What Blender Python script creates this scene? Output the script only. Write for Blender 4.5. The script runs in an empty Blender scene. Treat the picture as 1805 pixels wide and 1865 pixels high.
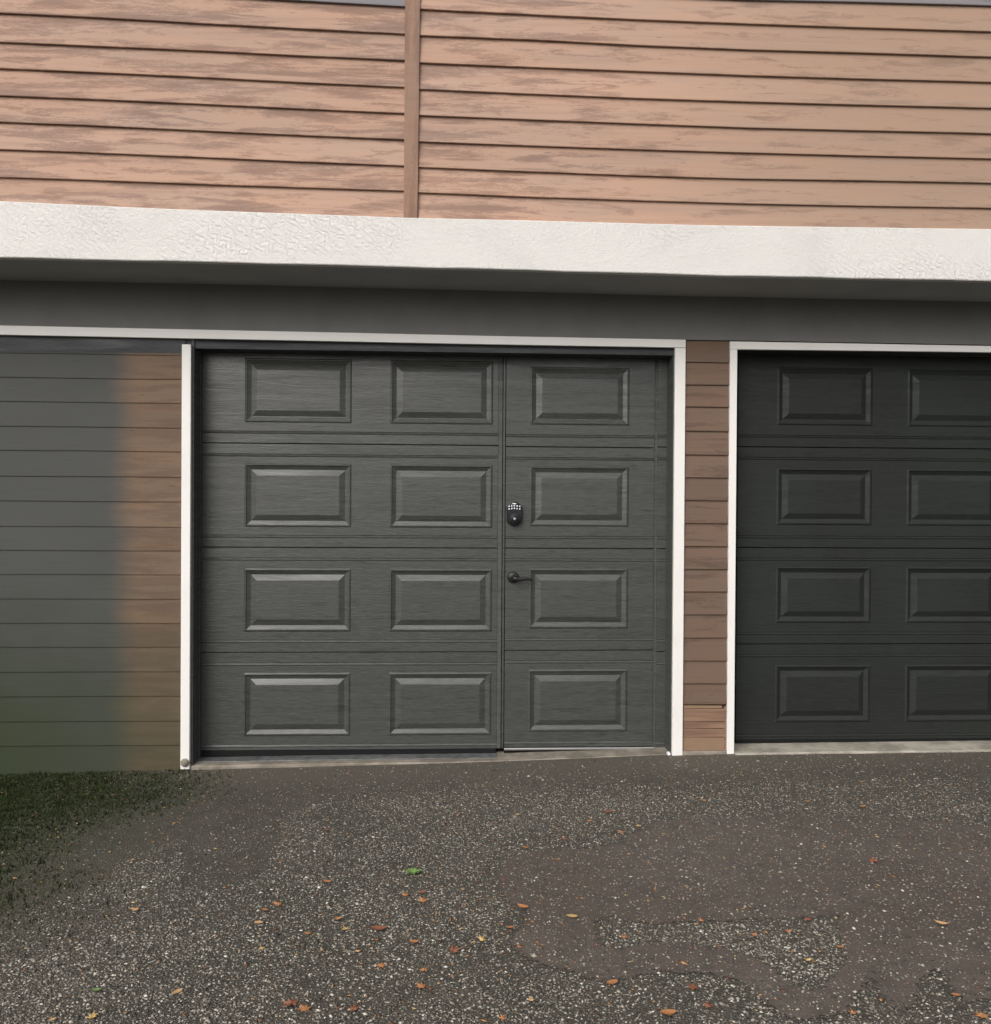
import bpy, bmesh, math, random
import numpy as np
from mathutils import Vector, Matrix
rnd = random.Random(7)
nrs = np.random.RandomState(11)
SC = bpy.context.scene
COL = SC.collection

# ------------------------------------------------------------------ camera
W, H, F = 1805.0, 1865.0, 1550.0
YAW, PIT, ROL = 0.0467, -0.00695, 0.00619
CAM = Vector((0.0, -4.38, 1.285))
f_ = Vector((math.sin(YAW)*math.cos(PIT), math.cos(YAW)*math.cos(PIT), math.sin(PIT)))
r0 = Vector((math.cos(YAW), -math.sin(YAW), 0)); u0 = r0.cross(f_)
R_ = r0*math.cos(ROL) + u0*math.sin(ROL)
U_ = -r0*math.sin(ROL) + u0*math.cos(ROL)
cam_d = bpy.data.cameras.new('camera'); cam = bpy.data.objects.new('camera', cam_d); COL.objects.link(cam)
cam.matrix_world = Matrix(((R_.x, U_.x, -f_.x, CAM.x), (R_.y, U_.y, -f_.y, CAM.y), (R_.z, U_.z, -f_.z, CAM.z), (0, 0, 0, 1)))
cam_d.sensor_fit = 'HORIZONTAL'; cam_d.sensor_width = 36; cam_d.lens = 36*F/W
cam_d.clip_start = .05; cam_d.clip_end = 2000
SC.camera = cam

# ------------------------------------------------------------------ light
SUN_EL, SUN_AZ = math.radians(36), math.radians(-150)      # azimuth from +Y, clockwise
world = bpy.data.worlds.new('World'); SC.world = world; world.use_nodes = True
wn = world.node_tree.nodes; wl = world.node_tree.links; wn.clear()
sky = wn.new('ShaderNodeTexSky'); sky.sky_type = 'NISHITA'; sky.sun_disc = False
sky.sun_elevation = SUN_EL; sky.sun_rotation = SUN_AZ
sky.air_density = 1.0; sky.dust_density = 5.0; sky.ozone_density = 1.0
hs = wn.new('ShaderNodeHueSaturation'); hs.inputs['Saturation'].default_value = .25
bg = wn.new('ShaderNodeBackground'); bg.inputs['Strength'].default_value = .15
wo = wn.new('ShaderNodeOutputWorld')
wl.new(sky.outputs[0], hs.inputs['Color']); wl.new(hs.outputs[0], bg.inputs['Color']); wl.new(bg.outputs[0], wo.inputs[0])
sd = bpy.data.lights.new('sun', 'SUN'); sun = bpy.data.objects.new('sun', sd); COL.objects.link(sun)
sd.energy = 1.1; sd.angle = math.radians(55); sd.color = (1, .95, .89)
sv = Vector((math.sin(SUN_AZ)*math.cos(SUN_EL), math.cos(SUN_AZ)*math.cos(SUN_EL), math.sin(SUN_EL)))
sun.rotation_euler = sv.to_track_quat('Z', 'Y').to_euler()
SC.view_settings.view_transform = 'Standard'; SC.view_settings.look = 'None'
SC.view_settings.gamma = 1; SC.view_settings.use_curve_mapping = False
SC.view_settings.exposure = 0.05
SC.render.engine = 'CYCLES'

# ------------------------------------------------------------------ helpers
def ray(px, py):
    return f_*F + R_*(px-W/2) - U_*(py-H/2)
def at(px, py, Y):                      # a point of the photograph on the vertical plane y = Y
    d = ray(px, py); return CAM + d*((Y-CAM.y)/d.y)
def gz(x):                              # the driveway falls a little to the left
    return float(np.interp(x, [-9, -2.6, -1.33, 0.2, 1.13, 1.46, 2.8, 9], [-.10, -.085, -.062, -.034, -.004, .003, .010, .02]))
def gat(px, py):                        # a point of the photograph on the driveway
    d = ray(px, py); z = 0.0
    for _ in range(6):
        p = CAM + d*((z-CAM.z)/d.z); z = gz(p.x)
    return p

def mesh_obj(name, verts, faces, mat, parent=None, smooth=False, bevel=0):
    me = bpy.data.meshes.new(name)
    me.from_pydata([tuple(v) for v in verts], [], faces); me.update()
    mats = mat if isinstance(mat, (list, tuple)) else [mat]
    for m in mats: me.materials.append(m)
    bm = bmesh.new(); bm.from_mesh(me); bmesh.ops.recalc_face_normals(bm, faces=bm.faces)
    bm.to_mesh(me); bm.free()
    if smooth:
        for p in me.polygons: p.use_smooth = True
    o = bpy.data.objects.new(name, me); COL.objects.link(o)
    if parent is not None: o.parent = parent
    if bevel:
        b = o.modifiers.new('bevel', 'BEVEL'); b.width = bevel; b.segments = 2; b.limit_method = 'ANGLE'
    return o
def tag(o, label=None, cat=None, group=None, kind=None):
    if label: o['label'] = label
    if cat: o['category'] = cat
    if group: o['group'] = group
    if kind or cat: o['kind'] = kind or 'thing'
    return o
def thing(name, label, cat, group=None):
    o = bpy.data.objects.new(name, None); COL.objects.link(o); o.empty_display_size = .1
    return tag(o, label, cat, group)
class MB:
    def __init__(s): s.v = []; s.f = []
    def add(s, vs, fs):
        n = len(s.v); s.v += [tuple(v) for v in vs]; s.f += [tuple(i+n for i in f) for f in fs]; return s
    def box(s, x0, x1, y0, y1, z0, z1):
        return s.hexa([(x0, y0, z0), (x1, y0, z0), (x1, y1, z0), (x0, y1, z0)], [(x0, y0, z1), (x1, y0, z1), (x1, y1, z1), (x0, y1, z1)])
    def hexa(s, b, t):
        return s.add(list(b)+list(t), [(3, 2, 1, 0), (4, 5, 6, 7), (0, 1, 5, 4), (1, 2, 6, 5), (2, 3, 7, 6), (3, 0, 4, 7)])
    def disc_stack(s, c, prof, n=32):    # lathe about the y axis at c = (x, z); prof = [(r, y)], closed both ends
        k0 = len(s.v)
        for r, y in prof:
            for i in range(n):
                a = 2*math.pi*i/n; s.v.append((c[0]+r*math.cos(a), y, c[1]+r*math.sin(a)))
        for k in range(len(prof)-1):
            for i in range(n):
                j = (i+1) % n; s.f.append((k0+k*n+i, k0+k*n+j, k0+(k+1)*n+j, k0+(k+1)*n+i))
        s.f.append(tuple(k0+i for i in range(n))); s.f.append(tuple(k0+(len(prof)-1)*n+i for i in range(n)))
        return s
    def build(s, name, mat, parent=None, **k): return mesh_obj(name, s.v, s.f, mat, parent, **k)

# ------------------------------------------------------------------ materials
def newmat(name, rough=.6, spec=.5):
    m = bpy.data.materials.new(name); m.use_nodes = True
    n = m.node_tree.nodes; b = n['Principled BSDF']
    b.inputs['Roughness'].default_value = rough; b.inputs['Specular IOR Level'].default_value = spec
    return m, n, m.node_tree.links, b
def pos(n, l, scale, loc=(0, 0, 0)):
    g = n.new('ShaderNodeNewGeometry'); mp = n.new('ShaderNodeMapping')
    mp.inputs['Scale'].default_value = scale; mp.inputs['Location'].default_value = loc
    l.new(g.outputs['Position'], mp.inputs[0]); return mp.outputs[0]
def noise(n, l, vec, scale=1, detail=4, rough=.55, dist=0):
    t = n.new('ShaderNodeTexNoise'); t.inputs['Scale'].default_value = scale; t.inputs['Detail'].default_value = detail
    t.inputs['Roughness'].default_value = rough; t.inputs['Distortion'].default_value = dist
    l.new(vec, t.inputs['Vector']); return t.outputs['Fac']
def ramp(n, l, fac, stops, interp='LINEAR'):
    r = n.new('ShaderNodeValToRGB'); r.color_ramp.interpolation = interp
    e = r.color_ramp.elements
    while len(e) < len(stops): e.new(.5)
    for k, (p, c) in enumerate(stops):
        e[k].position = p; e[k].color = (*(c if isinstance(c, (tuple, list)) else (c, c, c)), 1)
    l.new(fac, r.inputs[0]); return r.outputs[0]
def mix(n, l, fac, a, b, mode='MIX'):
    m = n.new('ShaderNodeMix'); m.data_type = 'RGBA'; m.blend_type = mode
    for s, v in ((m.inputs[0], fac), (m.inputs[6], a), (m.inputs[7], b)):
        if hasattr(v, 'is_linked'): l.new(v, s)
        elif isinstance(v, (int, float)): s.default_value = v
        else: s.default_value = (*v, 1)
    return m.outputs[2]
def maprange(n, l, v, a, b, c=0., d=1.):
    m = n.new('ShaderNodeMapRange'); m.interpolation_type = 'SMOOTHSTEP'
    m.inputs[1].default_value = a; m.inputs[2].default_value = b; m.inputs[3].default_value = c; m.inputs[4].default_value = d
    l.new(v, m.inputs[0]); return m.outputs[0]
def mathn(n, l, op, a, b):
    m = n.new('ShaderNodeMath'); m.operation = op
    for s, v in ((m.inputs[0], a), (m.inputs[1], b)):
        if hasattr(v, 'is_linked'): l.new(v, s)
        else: s.default_value = v
    return m.outputs[0]
def bump(n, l, b, h, strength, dist=.002):
    k = n.new('ShaderNodeBump'); k.inputs['Strength'].default_value = strength; k.inputs['Distance'].default_value = dist
    l.new(h, k.inputs['Height']); l.new(k.outputs[0], b.inputs['Normal']); return k
def sep(n, l, v):
    s = n.new('ShaderNodeSeparateXYZ'); l.new(v, s.inputs[0]); return s.outputs
def objrand(n): return n.new('ShaderNodeObjectInfo').outputs['Random']

def siding_mat(name, base, worn, dark, wear=.5, rough=.72, vertical=False, grey=None):
    m, n, l, b = newmat(name, rough, .3)
    sc = (1.5, 1, 12.0) if not vertical else (12.0, 1, 1.5)
    fsc = (6, 6, 150) if not vertical else (150, 6, 6)
    oi = objrand(n)
    p = pos(n, l, sc); add = n.new('ShaderNodeVectorMath'); add.operation = 'ADD'
    cmb = n.new('ShaderNodeCombineXYZ'); l.new(mathn(n, l, 'MULTIPLY', oi, 37.), cmb.inputs[0]); l.new(mathn(n, l, 'MULTIPLY', oi, 11.), cmb.inputs[1])
    l.new(p, add.inputs[0]); l.new(cmb.outputs[0], add.inputs[1]); p = add.outputs[0]
    big = noise(n, l, p, 1.6, 3, .5, .6)
    patch = noise(n, l, p, 3.2, 12, .76, .7)
    fine = noise(n, l, pos(n, l, fsc), 1, 4, .6)
    speck = noise(n, l, pos(n, l, (60, 60, 180) if not vertical else (180, 60, 60)), 1, 3, .6)
    s = mathn(n, l, 'ADD', mathn(n, l, 'MULTIPLY', big, .45), mathn(n, l, 'MULTIPLY', patch, .55))
    s = mathn(n, l, 'ADD', s, mathn(n, l, 'MULTIPLY', mathn(n, l, 'SUBTRACT', speck, .5), .12))
    fx = maprange(n, l, sep(n, l, pos(n, l, (1, 1, 1)))[0], .1, 1.0, 0, .05)
    s = mathn(n, l, 'SUBTRACT', s, fx)
    wm = ramp(n, l, s, [(.49, 0), (.505, .5), (.55, .7), (.565, .95), (.66, 1)])
    c = mix(n, l, wm, base, worn)
    c = mix(n, l, maprange(n, l, fine, .55, .8, 0, .22), c, dark)
    warm = mix(n, l, maprange(n, l, noise(n, l, p, .9, 2), .3, .7), (.94, .96, .98), (1.05, .99, .95))
    c = mix(n, l, 1.0, c, warm, 'MULTIPLY')
    tone = mathn(n, l, 'MULTIPLY_ADD', oi, .14); tone.node.inputs[2].default_value = .93
    c = mix(n, l, 1.0, c, tone, 'MULTIPLY')
    long_ = noise(n, l, pos(n, l, (.9, 1, 38)), 1, 5, .6, .4)
    c = mix(n, l, maprange(n, l, long_, .45, .75, 0, .4), c, worn)
    if wear >= 1:
        c = mix(n, l, maprange(n, l, sep(n, l, pos(n, l, (1, 1, 1)))[0], .3, 2.4, 0, .5), c, mix(n, l, long_, (.20, .142, .10), (.31, .222, .16)))
    # small knots
    v = n.new('ShaderNodeTexVoronoi'); v.inputs['Scale'].default_value = 2.3; l.new(p, v.inputs['Vector'])
    c = mix(n, l, maprange(n, l, v.outputs['Distance'], .03, .08, .55, 0), c, dark)
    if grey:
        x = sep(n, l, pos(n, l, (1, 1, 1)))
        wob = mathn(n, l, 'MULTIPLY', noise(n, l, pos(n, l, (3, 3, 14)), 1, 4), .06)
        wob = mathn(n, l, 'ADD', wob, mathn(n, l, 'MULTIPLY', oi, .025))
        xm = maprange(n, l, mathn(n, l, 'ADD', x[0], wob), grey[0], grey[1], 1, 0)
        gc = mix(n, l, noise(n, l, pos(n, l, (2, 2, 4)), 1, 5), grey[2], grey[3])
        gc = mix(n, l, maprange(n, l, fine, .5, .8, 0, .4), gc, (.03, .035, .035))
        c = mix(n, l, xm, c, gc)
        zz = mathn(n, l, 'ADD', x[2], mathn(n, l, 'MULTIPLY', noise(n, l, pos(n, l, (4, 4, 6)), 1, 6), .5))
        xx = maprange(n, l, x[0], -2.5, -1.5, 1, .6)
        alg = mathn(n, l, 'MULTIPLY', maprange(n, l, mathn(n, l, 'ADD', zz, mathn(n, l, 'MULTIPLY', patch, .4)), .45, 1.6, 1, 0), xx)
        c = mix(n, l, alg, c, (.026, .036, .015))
    l.new(c, b.inputs['Base Color'])
    h = mathn(n, l, 'ADD', mathn(n, l, 'MULTIPLY', fine, .7), mathn(n, l, 'MULTIPLY', patch, .6))
    bump(n, l, b, h, .5, .0015)
    return m
M = {}
M['up'] = siding_mat('faded_brown_paint', (.435, .29, .218), (.262, .168, .13), (.13, .075, .06), 1.1)
M['upv'] = siding_mat('faded_brown_batten', (.29, .185, .135), (.22, .135, .10), (.12, .07, .06), .6, vertical=True)
M['low'] = siding_mat('brown_paint', (.148, .100, .073), (.100, .067, .050), (.06, .035, .03), .4)
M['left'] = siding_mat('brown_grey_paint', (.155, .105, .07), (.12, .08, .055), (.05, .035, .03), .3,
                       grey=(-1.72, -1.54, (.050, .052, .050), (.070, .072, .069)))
M['band'] = siding_mat('grey_band_paint', (.20, .19, .20), (.15, .14, .15), (.08, .07, .08), .4)

def white_mat(name, col, bs=.35, stip=False):
    m, n, l, b = newmat(name, .55, .4)
    d = noise(n, l, pos(n, l, (3, 3, 3)), 1, 6, .6)
    c = mix(n, l, maprange(n, l, d, .45, .8, 0, .35), col, tuple(k*.78 for k in col))
    if stip:
        p = pos(n, l, (1, 1, 1))
        w = n.new('ShaderNodeTexWave'); w.wave_type = 'BANDS'; w.bands_direction = 'DIAGONAL'; w.inputs['Scale'].default_value = 16
        w.inputs['Distortion'].default_value = 9; w.inputs['Detail'].default_value = 4; w.inputs['Detail Scale'].default_value = 1.6
        l.new(p, w.inputs['Vector'])
        m2 = noise(n, l, pos(n, l, (70, 70, 70)), 1, 6, .65, 1.2)
        m3 = noise(n, l, pos(n, l, (1.3, 1, 3)), 1, 2)
        h = mathn(n, l, 'ADD', mathn(n, l, 'MULTIPLY', w.outputs['Fac'], maprange(n, l, m3, .4, .6, .05, .5)), m2)
        bump(n, l, b, h, .8, .006)
    else:
        v = noise(n, l, pos(n, l, (25, 25, 5)), 1, 5); bump(n, l, b, v, bs, .002)
        chip = noise(n, l, pos(n, l, (40, 40, 12)), 1, 5, .7)
        c = mix(n, l, maprange(n, l, chip, .70, .74, 0, .8), c, (.22, .19, .17))
    l.new(c, b.inputs['Base Color']); return m
M['beam'] = white_mat('textured_white_paint', (.675, .655, .635), stip=True)
M['trim'] = white_mat('white_trim_paint', (.75, .735, .71))

def door_mat(name, col, var=.25, rough=.42, green=0):
    m, n, l, b = newmat(name, rough, .5)
    p = pos(n, l, (1, 1, 1))
    st = noise(n, l, pos(n, l, (2.2, 2.2, 26)), 1, 7, .62, .5)
    sm = noise(n, l, pos(n, l, (4.5, 4, 42)), 1, 3, .5, .8)
    fine = noise(n, l, pos(n, l, (16, 16, 170)), 1, 6, .75)
    gr = noise(n, l, pos(n, l, (190, 190, 190)), 1, 3, .7)
    d = tuple(k*(1-var) for k in col); u = tuple(min(1, k*(1+var*.9)) for k in col)
    c = mix(n, l, maprange(n, l, st, .3, .7), d, u)  # streaked tone; its lighter streaks also paint gloss highlights into the colour
    c = mix(n, l, maprange(n, l, sm, .60, .68, 0, .6), c, tuple(k*.45 for k in col))
    c = mix(n, l, maprange(n, l, gr, .3, .8, 0, .35), c, tuple(k*.55 for k in col))
    c = mix(n, l, maprange(n, l, fine, .35, .7, 0, .6), c, tuple(min(1, k*1.9) for k in col))
    if green:
        z = sep(n, l, p)[2]
        c = mix(n, l, maprange(n, l, noise(n, l, pos(n, l, (1.3, 1.3, .8)), 1, 3), .4, .7, 0, green), c, (.018, .03, .022))
    l.new(c, b.inputs['Base Color'])
    l.new(maprange(n, l, st, .3, .75, rough+.2, rough-.12), b.inputs['Roughness'])
    h = mathn(n, l, 'ADD', mathn(n, l, 'MULTIPLY', fine, .6), mathn(n, l, 'MULTIPLY', st, .8))
    bump(n, l, b, h, .8, .0022)
    return m
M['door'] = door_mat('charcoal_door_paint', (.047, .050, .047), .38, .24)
M['door_dark'] = door_mat('dark_green_grey_door', (.0135, .0148, .0138), .2, .50, .3)  # darker, greener tone than the middle door
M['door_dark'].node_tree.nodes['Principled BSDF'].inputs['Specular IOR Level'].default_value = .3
M['reveal'] = door_mat('dark_jamb_paint', (.05, .053, .05), .15, .6)
M['head'] = door_mat('shadow_dark_head', (.028, .031, .034), .1, .6)  # dark tone holds the shadow below the head trim
def plain(name, col, rough=.5, metal=0, spec=.5, nz=0, nscale=60):
    m, n, l, b = newmat(name, rough, spec); b.inputs['Metallic'].default_value = metal
    f = noise(n, l, pos(n, l, (nscale,)*3), 1, 4)
    l.new(mix(n, l, f, tuple(k*(1-nz-.08) for k in col), tuple(min(1, k*(1+nz+.08)) for k in col)), b.inputs['Base Color'])
    return m
M['soffit'] = plain('grey_soffit_paint', (.35, .355, .35), .8, nz=.12, nscale=5)
M['header'] = plain('grey_header_paint', (.15, .148, .145), .8, nz=.12, nscale=5)
M['rubber'] = plain('black_rubber', (.008, .008, .009), .8, spec=.2)
M['black'] = plain('black_lock_metal', (.016, .016, .02), .32, .3)
M['bronze'] = plain('dark_bronze_metal', (.03, .028, .03), .3, .6)
M['steel'] = plain('worn_metal_sill', (.20, .205, .205), .45, .5, nz=.8, nscale=22)
M['alum'] = plain('aluminium_threshold', (.55, .55, .55), .35, .9)
M['key'] = plain('pale_key_plastic', (.75, .8, .88), .3)
M['ply'] = None
m, n, l, b = newmat('bare_brown_board', .75, .2)
p3 = pos(n, l, (3, 3, 40)); f1 = noise(n, l, p3, 1, 5)
l.new(mix(n, l, maprange(n, l, f1, .3, .7), (.17, .10, .072), (.26, .165, .11)), b.inputs['Base Color']); bump(n, l, b, f1, .4); M['ply'] = m
m, n, l, b = newmat('tan_board', .75, .2)
l.new(mix(n, l, noise(n, l, pos(n, l, (8, 8, 30)), 1, 5), (.20, .13, .085), (.28, .185, .12)), b.inputs['Base Color']); M['tan'] = m

def concrete(name, a, c_, scale=8):
    m, n, l, b = newmat(name, .8, .3)
    f1 = noise(n, l, pos(n, l, (scale, scale, scale*2)), 1, 7, .65); f2 = noise(n, l, pos(n, l, (180,)*3), 1, 4)
    c = mix(n, l, maprange(n, l, f1, .35, .65), a, c_)
    c = mix(n, l, maprange(n, l, f2, .6, .8, 0, .5), c, (.08, .07, .06))
    l.new(c, b.inputs['Base Color']); bump(n, l, b, mathn(n, l, 'ADD', f1, f2), .5, .004); return m
M['sill'] = concrete('pale_concrete', (.42, .39, .33), (.25, .23, .19))
M['apron'] = concrete('brown_concrete', (.30, .265, .22), (.17, .15, .12))

# ground materials
def ground_mat(name, base, base2, chips, patch=False):
    m, n, l, b = newmat(name, .75, .35)
    P = pos(n, l, (1, 1, 1)); xyz = sep(n, l, P)
    big = noise(n, l, pos(n, l, (.9, 1.4, 1)), 1, 5, .6, .4)
    mid = noise(n, l, pos(n, l, (14, 14, 14)), 1, 6, .65)
    c = mix(n, l, maprange(n, l, big, .3, .7), base, base2)
    c = mix(n, l, maprange(n, l, mid, .4, .7, 0, .5), c, tuple(k*.5 for k in base))
    hs_ = []
    for sc, lo, hi, pr in ((115, .16, .26, .60), (190, .18, .3, .5)):
        v = n.new('ShaderNodeTexVoronoi'); v.inputs['Scale'].default_value = sc; l.new(pos(n, l, (.75, 1, 1)), v.inputs['Vector'])
        cc = sep(n, l, v.outputs['Color'])
        on = mathn(n, l, 'GREATER_THAN', cc[0], pr)
        shape = maprange(n, l, v.outputs['Distance'], lo, hi, 1, 0)
        stone = ramp(n, l, cc[1], chips)
        c = mix(n, l, mathn(n, l, 'MULTIPLY', mathn(n, l, 'MULTIPLY', on, shape), 1.0 if not patch else .75), c, stone)
        hs_.append(maprange(n, l, v.outputs['Distance'], 0, .6, 1, 0))
    # damp green growth towards the left wall
    gx = maprange(n, l, mathn(n, l, 'ADD', xyz[0], mathn(n, l, 'MULTIPLY', big, .9)), -1.9, -.5, 1, 0)
    gy = maprange(n, l, mathn(n, l, 'ADD', xyz[1], mathn(n, l, 'MULTIPLY', big, .7)), -2.5, -1.1, 0, 1)
    gm = mathn(n, l, 'MULTIPLY', gx, gy)
    c = mix(n, l, mathn(n, l, 'MULTIPLY', gm, .95), c, mix(n, l, mid, (.018, .026, .008), (.045, .06, .02)))
    # brown silt along the foot of the wall
    wy = maprange(n, l, mathn(n, l, 'ADD', xyz[1], mathn(n, l, 'MULTIPLY', mid, .05)), -.42, -.08, 0, .8)
    if not patch:
        c = mix(n, l, mathn(n, l, 'MULTIPLY', wy, mathn(n, l, 'SUBTRACT', 1., gm)), c, mix(n, l, mid, (.065, .058, .048), (.15, .13, .105)))
    l.new(c, b.inputs['Base Color'])
    h = mathn(n, l, 'ADD', mathn(n, l, 'ADD', hs_[0], hs_[1]), mid)
    bump(n, l, b, h, .25 if patch else .7, .004)
    return m
CH = [(0, (.04, .036, .03)), (.4, (.13, .115, .09)), (.8, (.25, .22, .17)), (1, (.42, .38, .3))]
M['ground'] = ground_mat('chip_asphalt', (.070, .065, .053), (.100, .088, .071), CH)
M['patch'] = ground_mat('worn_brown_asphalt', (.112, .094, .080), (.092, .074, .062), [(0, (.06, .05, .045)), (.5, (.19, .155, .125)), (1, (.42, .36, .3))], True)
m, n, l, b = newmat('loose_chips', .6, .4)
g = n.new('ShaderNodeNewGeometry')
c = ramp(n, l, g.outputs['Random Per Island'], [(0, (.035, .034, .030)), (.30, (.08, .074, .063)), (.60, (.17, .155, .128)), (.83, (.29, .265, .22)), (.96, (.44, .41, .35)), (1, (.66, .63, .57))])
l.new(c, b.inputs['Base Color']); M['chips'] = m
m, n, l, b = newmat('leaf_crumbs', .7, .3)
g = n.new('ShaderNodeNewGeometry')
c = ramp(n, l, g.outputs['Random Per Island'], [(0, (.10, .045, .03)), (.4, (.22, .10, .05)), (.8, (.45, .24, .10)), (1, (.55, .4, .2))])
l.new(c, b.inputs['Base Color']); M['crumbs'] = m
m, n, l, b = newmat('moss', .9, .1)
g = n.new('ShaderNodeNewGeometry')
c = ramp(n, l, g.outputs['Random Per Island'], [(0, (.014, .019, .008)), (.6, (.030, .040, .015)), (1, (.055, .070, .028))])
l.new(c, b.inputs['Base Color']); M['moss'] = m
def leafmat(name, a, c_):
    m, n, l, b = newmat(name, .6, .3)
    l.new(mix(n, l, noise(n, l, pos(n, l, (60, 60, 60)), 1, 4), a, c_), b.inputs['Base Color']); return m
LM = {'orange': leafmat('orange_leaf', (.50, .24, .10), (.30, .12, .05)), 'rust': leafmat('rust_leaf', (.30, .12, .065), (.16, .065, .04)),
      'red': leafmat('red_leaf', (.46, .11, .055), (.28, .06, .035)), 'tan': leafmat('tan_leaf', (.60, .40, .20), (.40, .24, .11)),
      'yellow': leafmat('yellow_leaf', (.58, .42, .17), (.42, .26, .10)), 'green': leafmat('green_leaf', (.10, .19, .05), (.19, .30, .09)),
      'brown': leafmat('brown_leaf', (.20, .11, .06), (.11, .06, .035))}

# ------------------------------------------------------------------ ground
xs = sorted(set([-60, -20, -9, -6, -4, -2.6, -1.33, .2, 1.13, 1.46, 2.8, 4, 6, 9, 20, 60] + [i*.25 for i in range(-12, 15)]))
ys = [-80, -20, -8, -5, -4, -3, -2.5, -2, -1.5, -1, -.6, -.3, 0, .3, 60]
v = [(x, y, gz(x)) for y in ys for x in xs]; nx = len(xs)
fc = [(j*nx+i, j*nx+i+1, (j+1)*nx+i+1, (j+1)*nx+i) for j in range(len(ys)-1) for i in range(nx-1)]
tag(mesh_obj('driveway', v, fc, M['ground']), 'dark chip-covered asphalt driveway in front of the garage doors', None, None, 'structure')

def catmull(pts, k=5):
    out = []; N = len(pts)
    for i in range(N):
        p0, p1, p2, p3 = (np.array(pts[(i+d) % N], float) for d in (-1, 0, 1, 2))
        for t in np.linspace(0, 1, k, endpoint=False):
            out.append(.5*((2*p1)+(-p0+p2)*t+(2*p0-5*p1+4*p2-p3)*t*t+(-p0+3*p1-3*p2+p3)*t**3))
    return out
OUT = [(905, 1592), (925, 1570), (960, 1551), (1060, 1548), (1120, 1540), (1160, 1514), (1205, 1497), (1300, 1490), (1450, 1487), (1620, 1492), (1805, 1505), (2050, 1515),
       (2050, 1860), (1830, 1822), (1760, 1824), (1735, 1800), (1710, 1768), (1672, 1790), (1662, 1832), (1625, 1838), (1602, 1812), (1588, 1784), (1558, 1816), (1535, 1846),
       (1480, 1857), (1430, 1850), (1390, 1822), (1345, 1788), (1280, 1774), (1200, 1772), (1130, 1784), (1095, 1788), (1040, 1772), (975, 1752), (940, 1732), (935, 1708), (955, 1684), (955, 1660), (930, 1644), (908, 1620)]
INN = [(1085, 1705), (1082, 1682), (1110, 1672), (1180, 1682), (1300, 1679), (1400, 1675), (1500, 1672), (1526, 1672), (1528, 1705), (1543, 1748), (1520, 1778), (1492, 1801), (1460, 1802), (1428, 1780),
       (1385, 1750), (1330, 1733), (1265, 1721), (1180, 1720), (1120, 1729), (1094, 1722)]
po = [gat(*p) for p in catmull(OUT, 14)]; pi_ = [gat(*p) for p in catmull(INN, 14)]
for loop in (po, pi_):
    for p in loop: p.x += rnd.gauss(0, .007); p.y += rnd.gauss(0, .007)
from mathutils.geometry import delaunay_2d_cdt
def pip(x, y, poly):
    r = False; n_ = len(poly)
    for i in range(n_):
        p_, q_ = poly[i], poly[(i+1) % n_]
        if (p_.y > y) != (q_.y > y) and x < (q_.x-p_.x)*(y-p_.y)/(q_.y-p_.y)+p_.x: r = not r
    return r
pv = [Vector((p.x, p.y)) for p in po]+[Vector((p.x, p.y)) for p in pi_]; no_, ni_ = len(po), len(pi_)
pe = [(i, (i+1) % no_) for i in range(no_)]+[(no_+i, no_+(i+1) % ni_) for i in range(ni_)]
for ix in range(40):
    for iy in range(24):
        x, y = -.4+ix*.11, -2.6+iy*.09
        if pip(x, y, po) and not pip(x, y, pi_): pv.append(Vector((x, y)))
for xb in (.2, 1.13, 1.46, 2.8):
    for iy in range(90):
        y = -2.6+iy*.025
        if pip(xb, y, po) and not pip(xb, y, pi_): pv.append(Vector((xb, y)))
cv, ce, cf, *_r = delaunay_2d_cdt(pv, pe, [], 0, 1e-6)
cf = [f for f in cf if (lambda c_: pip(c_.x, c_.y, po) and not pip(c_.x, c_.y, pi_))(sum((cv[i] for i in f), Vector((0, 0)))/len(f))]
me = bpy.data.meshes.new('worn_patch'); me.from_pydata([(p.x, p.y, gz(p.x)+.003) for p in cv], [], [tuple(f) for f in cf]); me.update()
me.materials.append(M['patch'])
wp = bpy.data.objects.new('worn_patch', me); COL.objects.link(wp)
tag(wp, 'smooth brown worn patch winding across the right of the driveway', None, None, 'structure')

def inside(X, Y, poly):
    r = np.zeros(len(X), bool); n_ = len(poly)
    for i in range(n_):
        x0, y0 = poly[i].x, poly[i].y; x1, y1 = poly[(i+1) % n_].x, poly[(i+1) % n_].y
        if y0 == y1: continue
        c_ = ((y0 > Y) != (y1 > Y)) & (X < (x1-x0)*(Y-y0)/(y1-y0)+x0); r ^= c_
    return r
GX = [-9, -2.6, -1.33, 0.2, 1.13, 1.46, 2.8, 9]; GZ = [-.10, -.085, -.062, -.034, -.004, .003, .010, .02]
def fastmesh(name, V, Fc, mat):
    me = bpy.data.meshes.new(name); nf = len(Fc)
    me.vertices.add(len(V)); me.vertices.foreach_set('co', V.astype(np.float32).ravel())
    me.loops.add(nf*3); me.loops.foreach_set('vertex_index', Fc.astype(np.int32).ravel())
    me.polygons.add(nf); me.polygons.foreach_set('loop_start', np.arange(0, nf*3, 3, dtype=np.int32)); me.polygons.foreach_set('loop_total', np.full(nf, 3, np.int32))
    me.update(calc_edges=True); me.materials.append(mat)
    o = bpy.data.objects.new(name, me); COL.objects.link(o); return o
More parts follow.
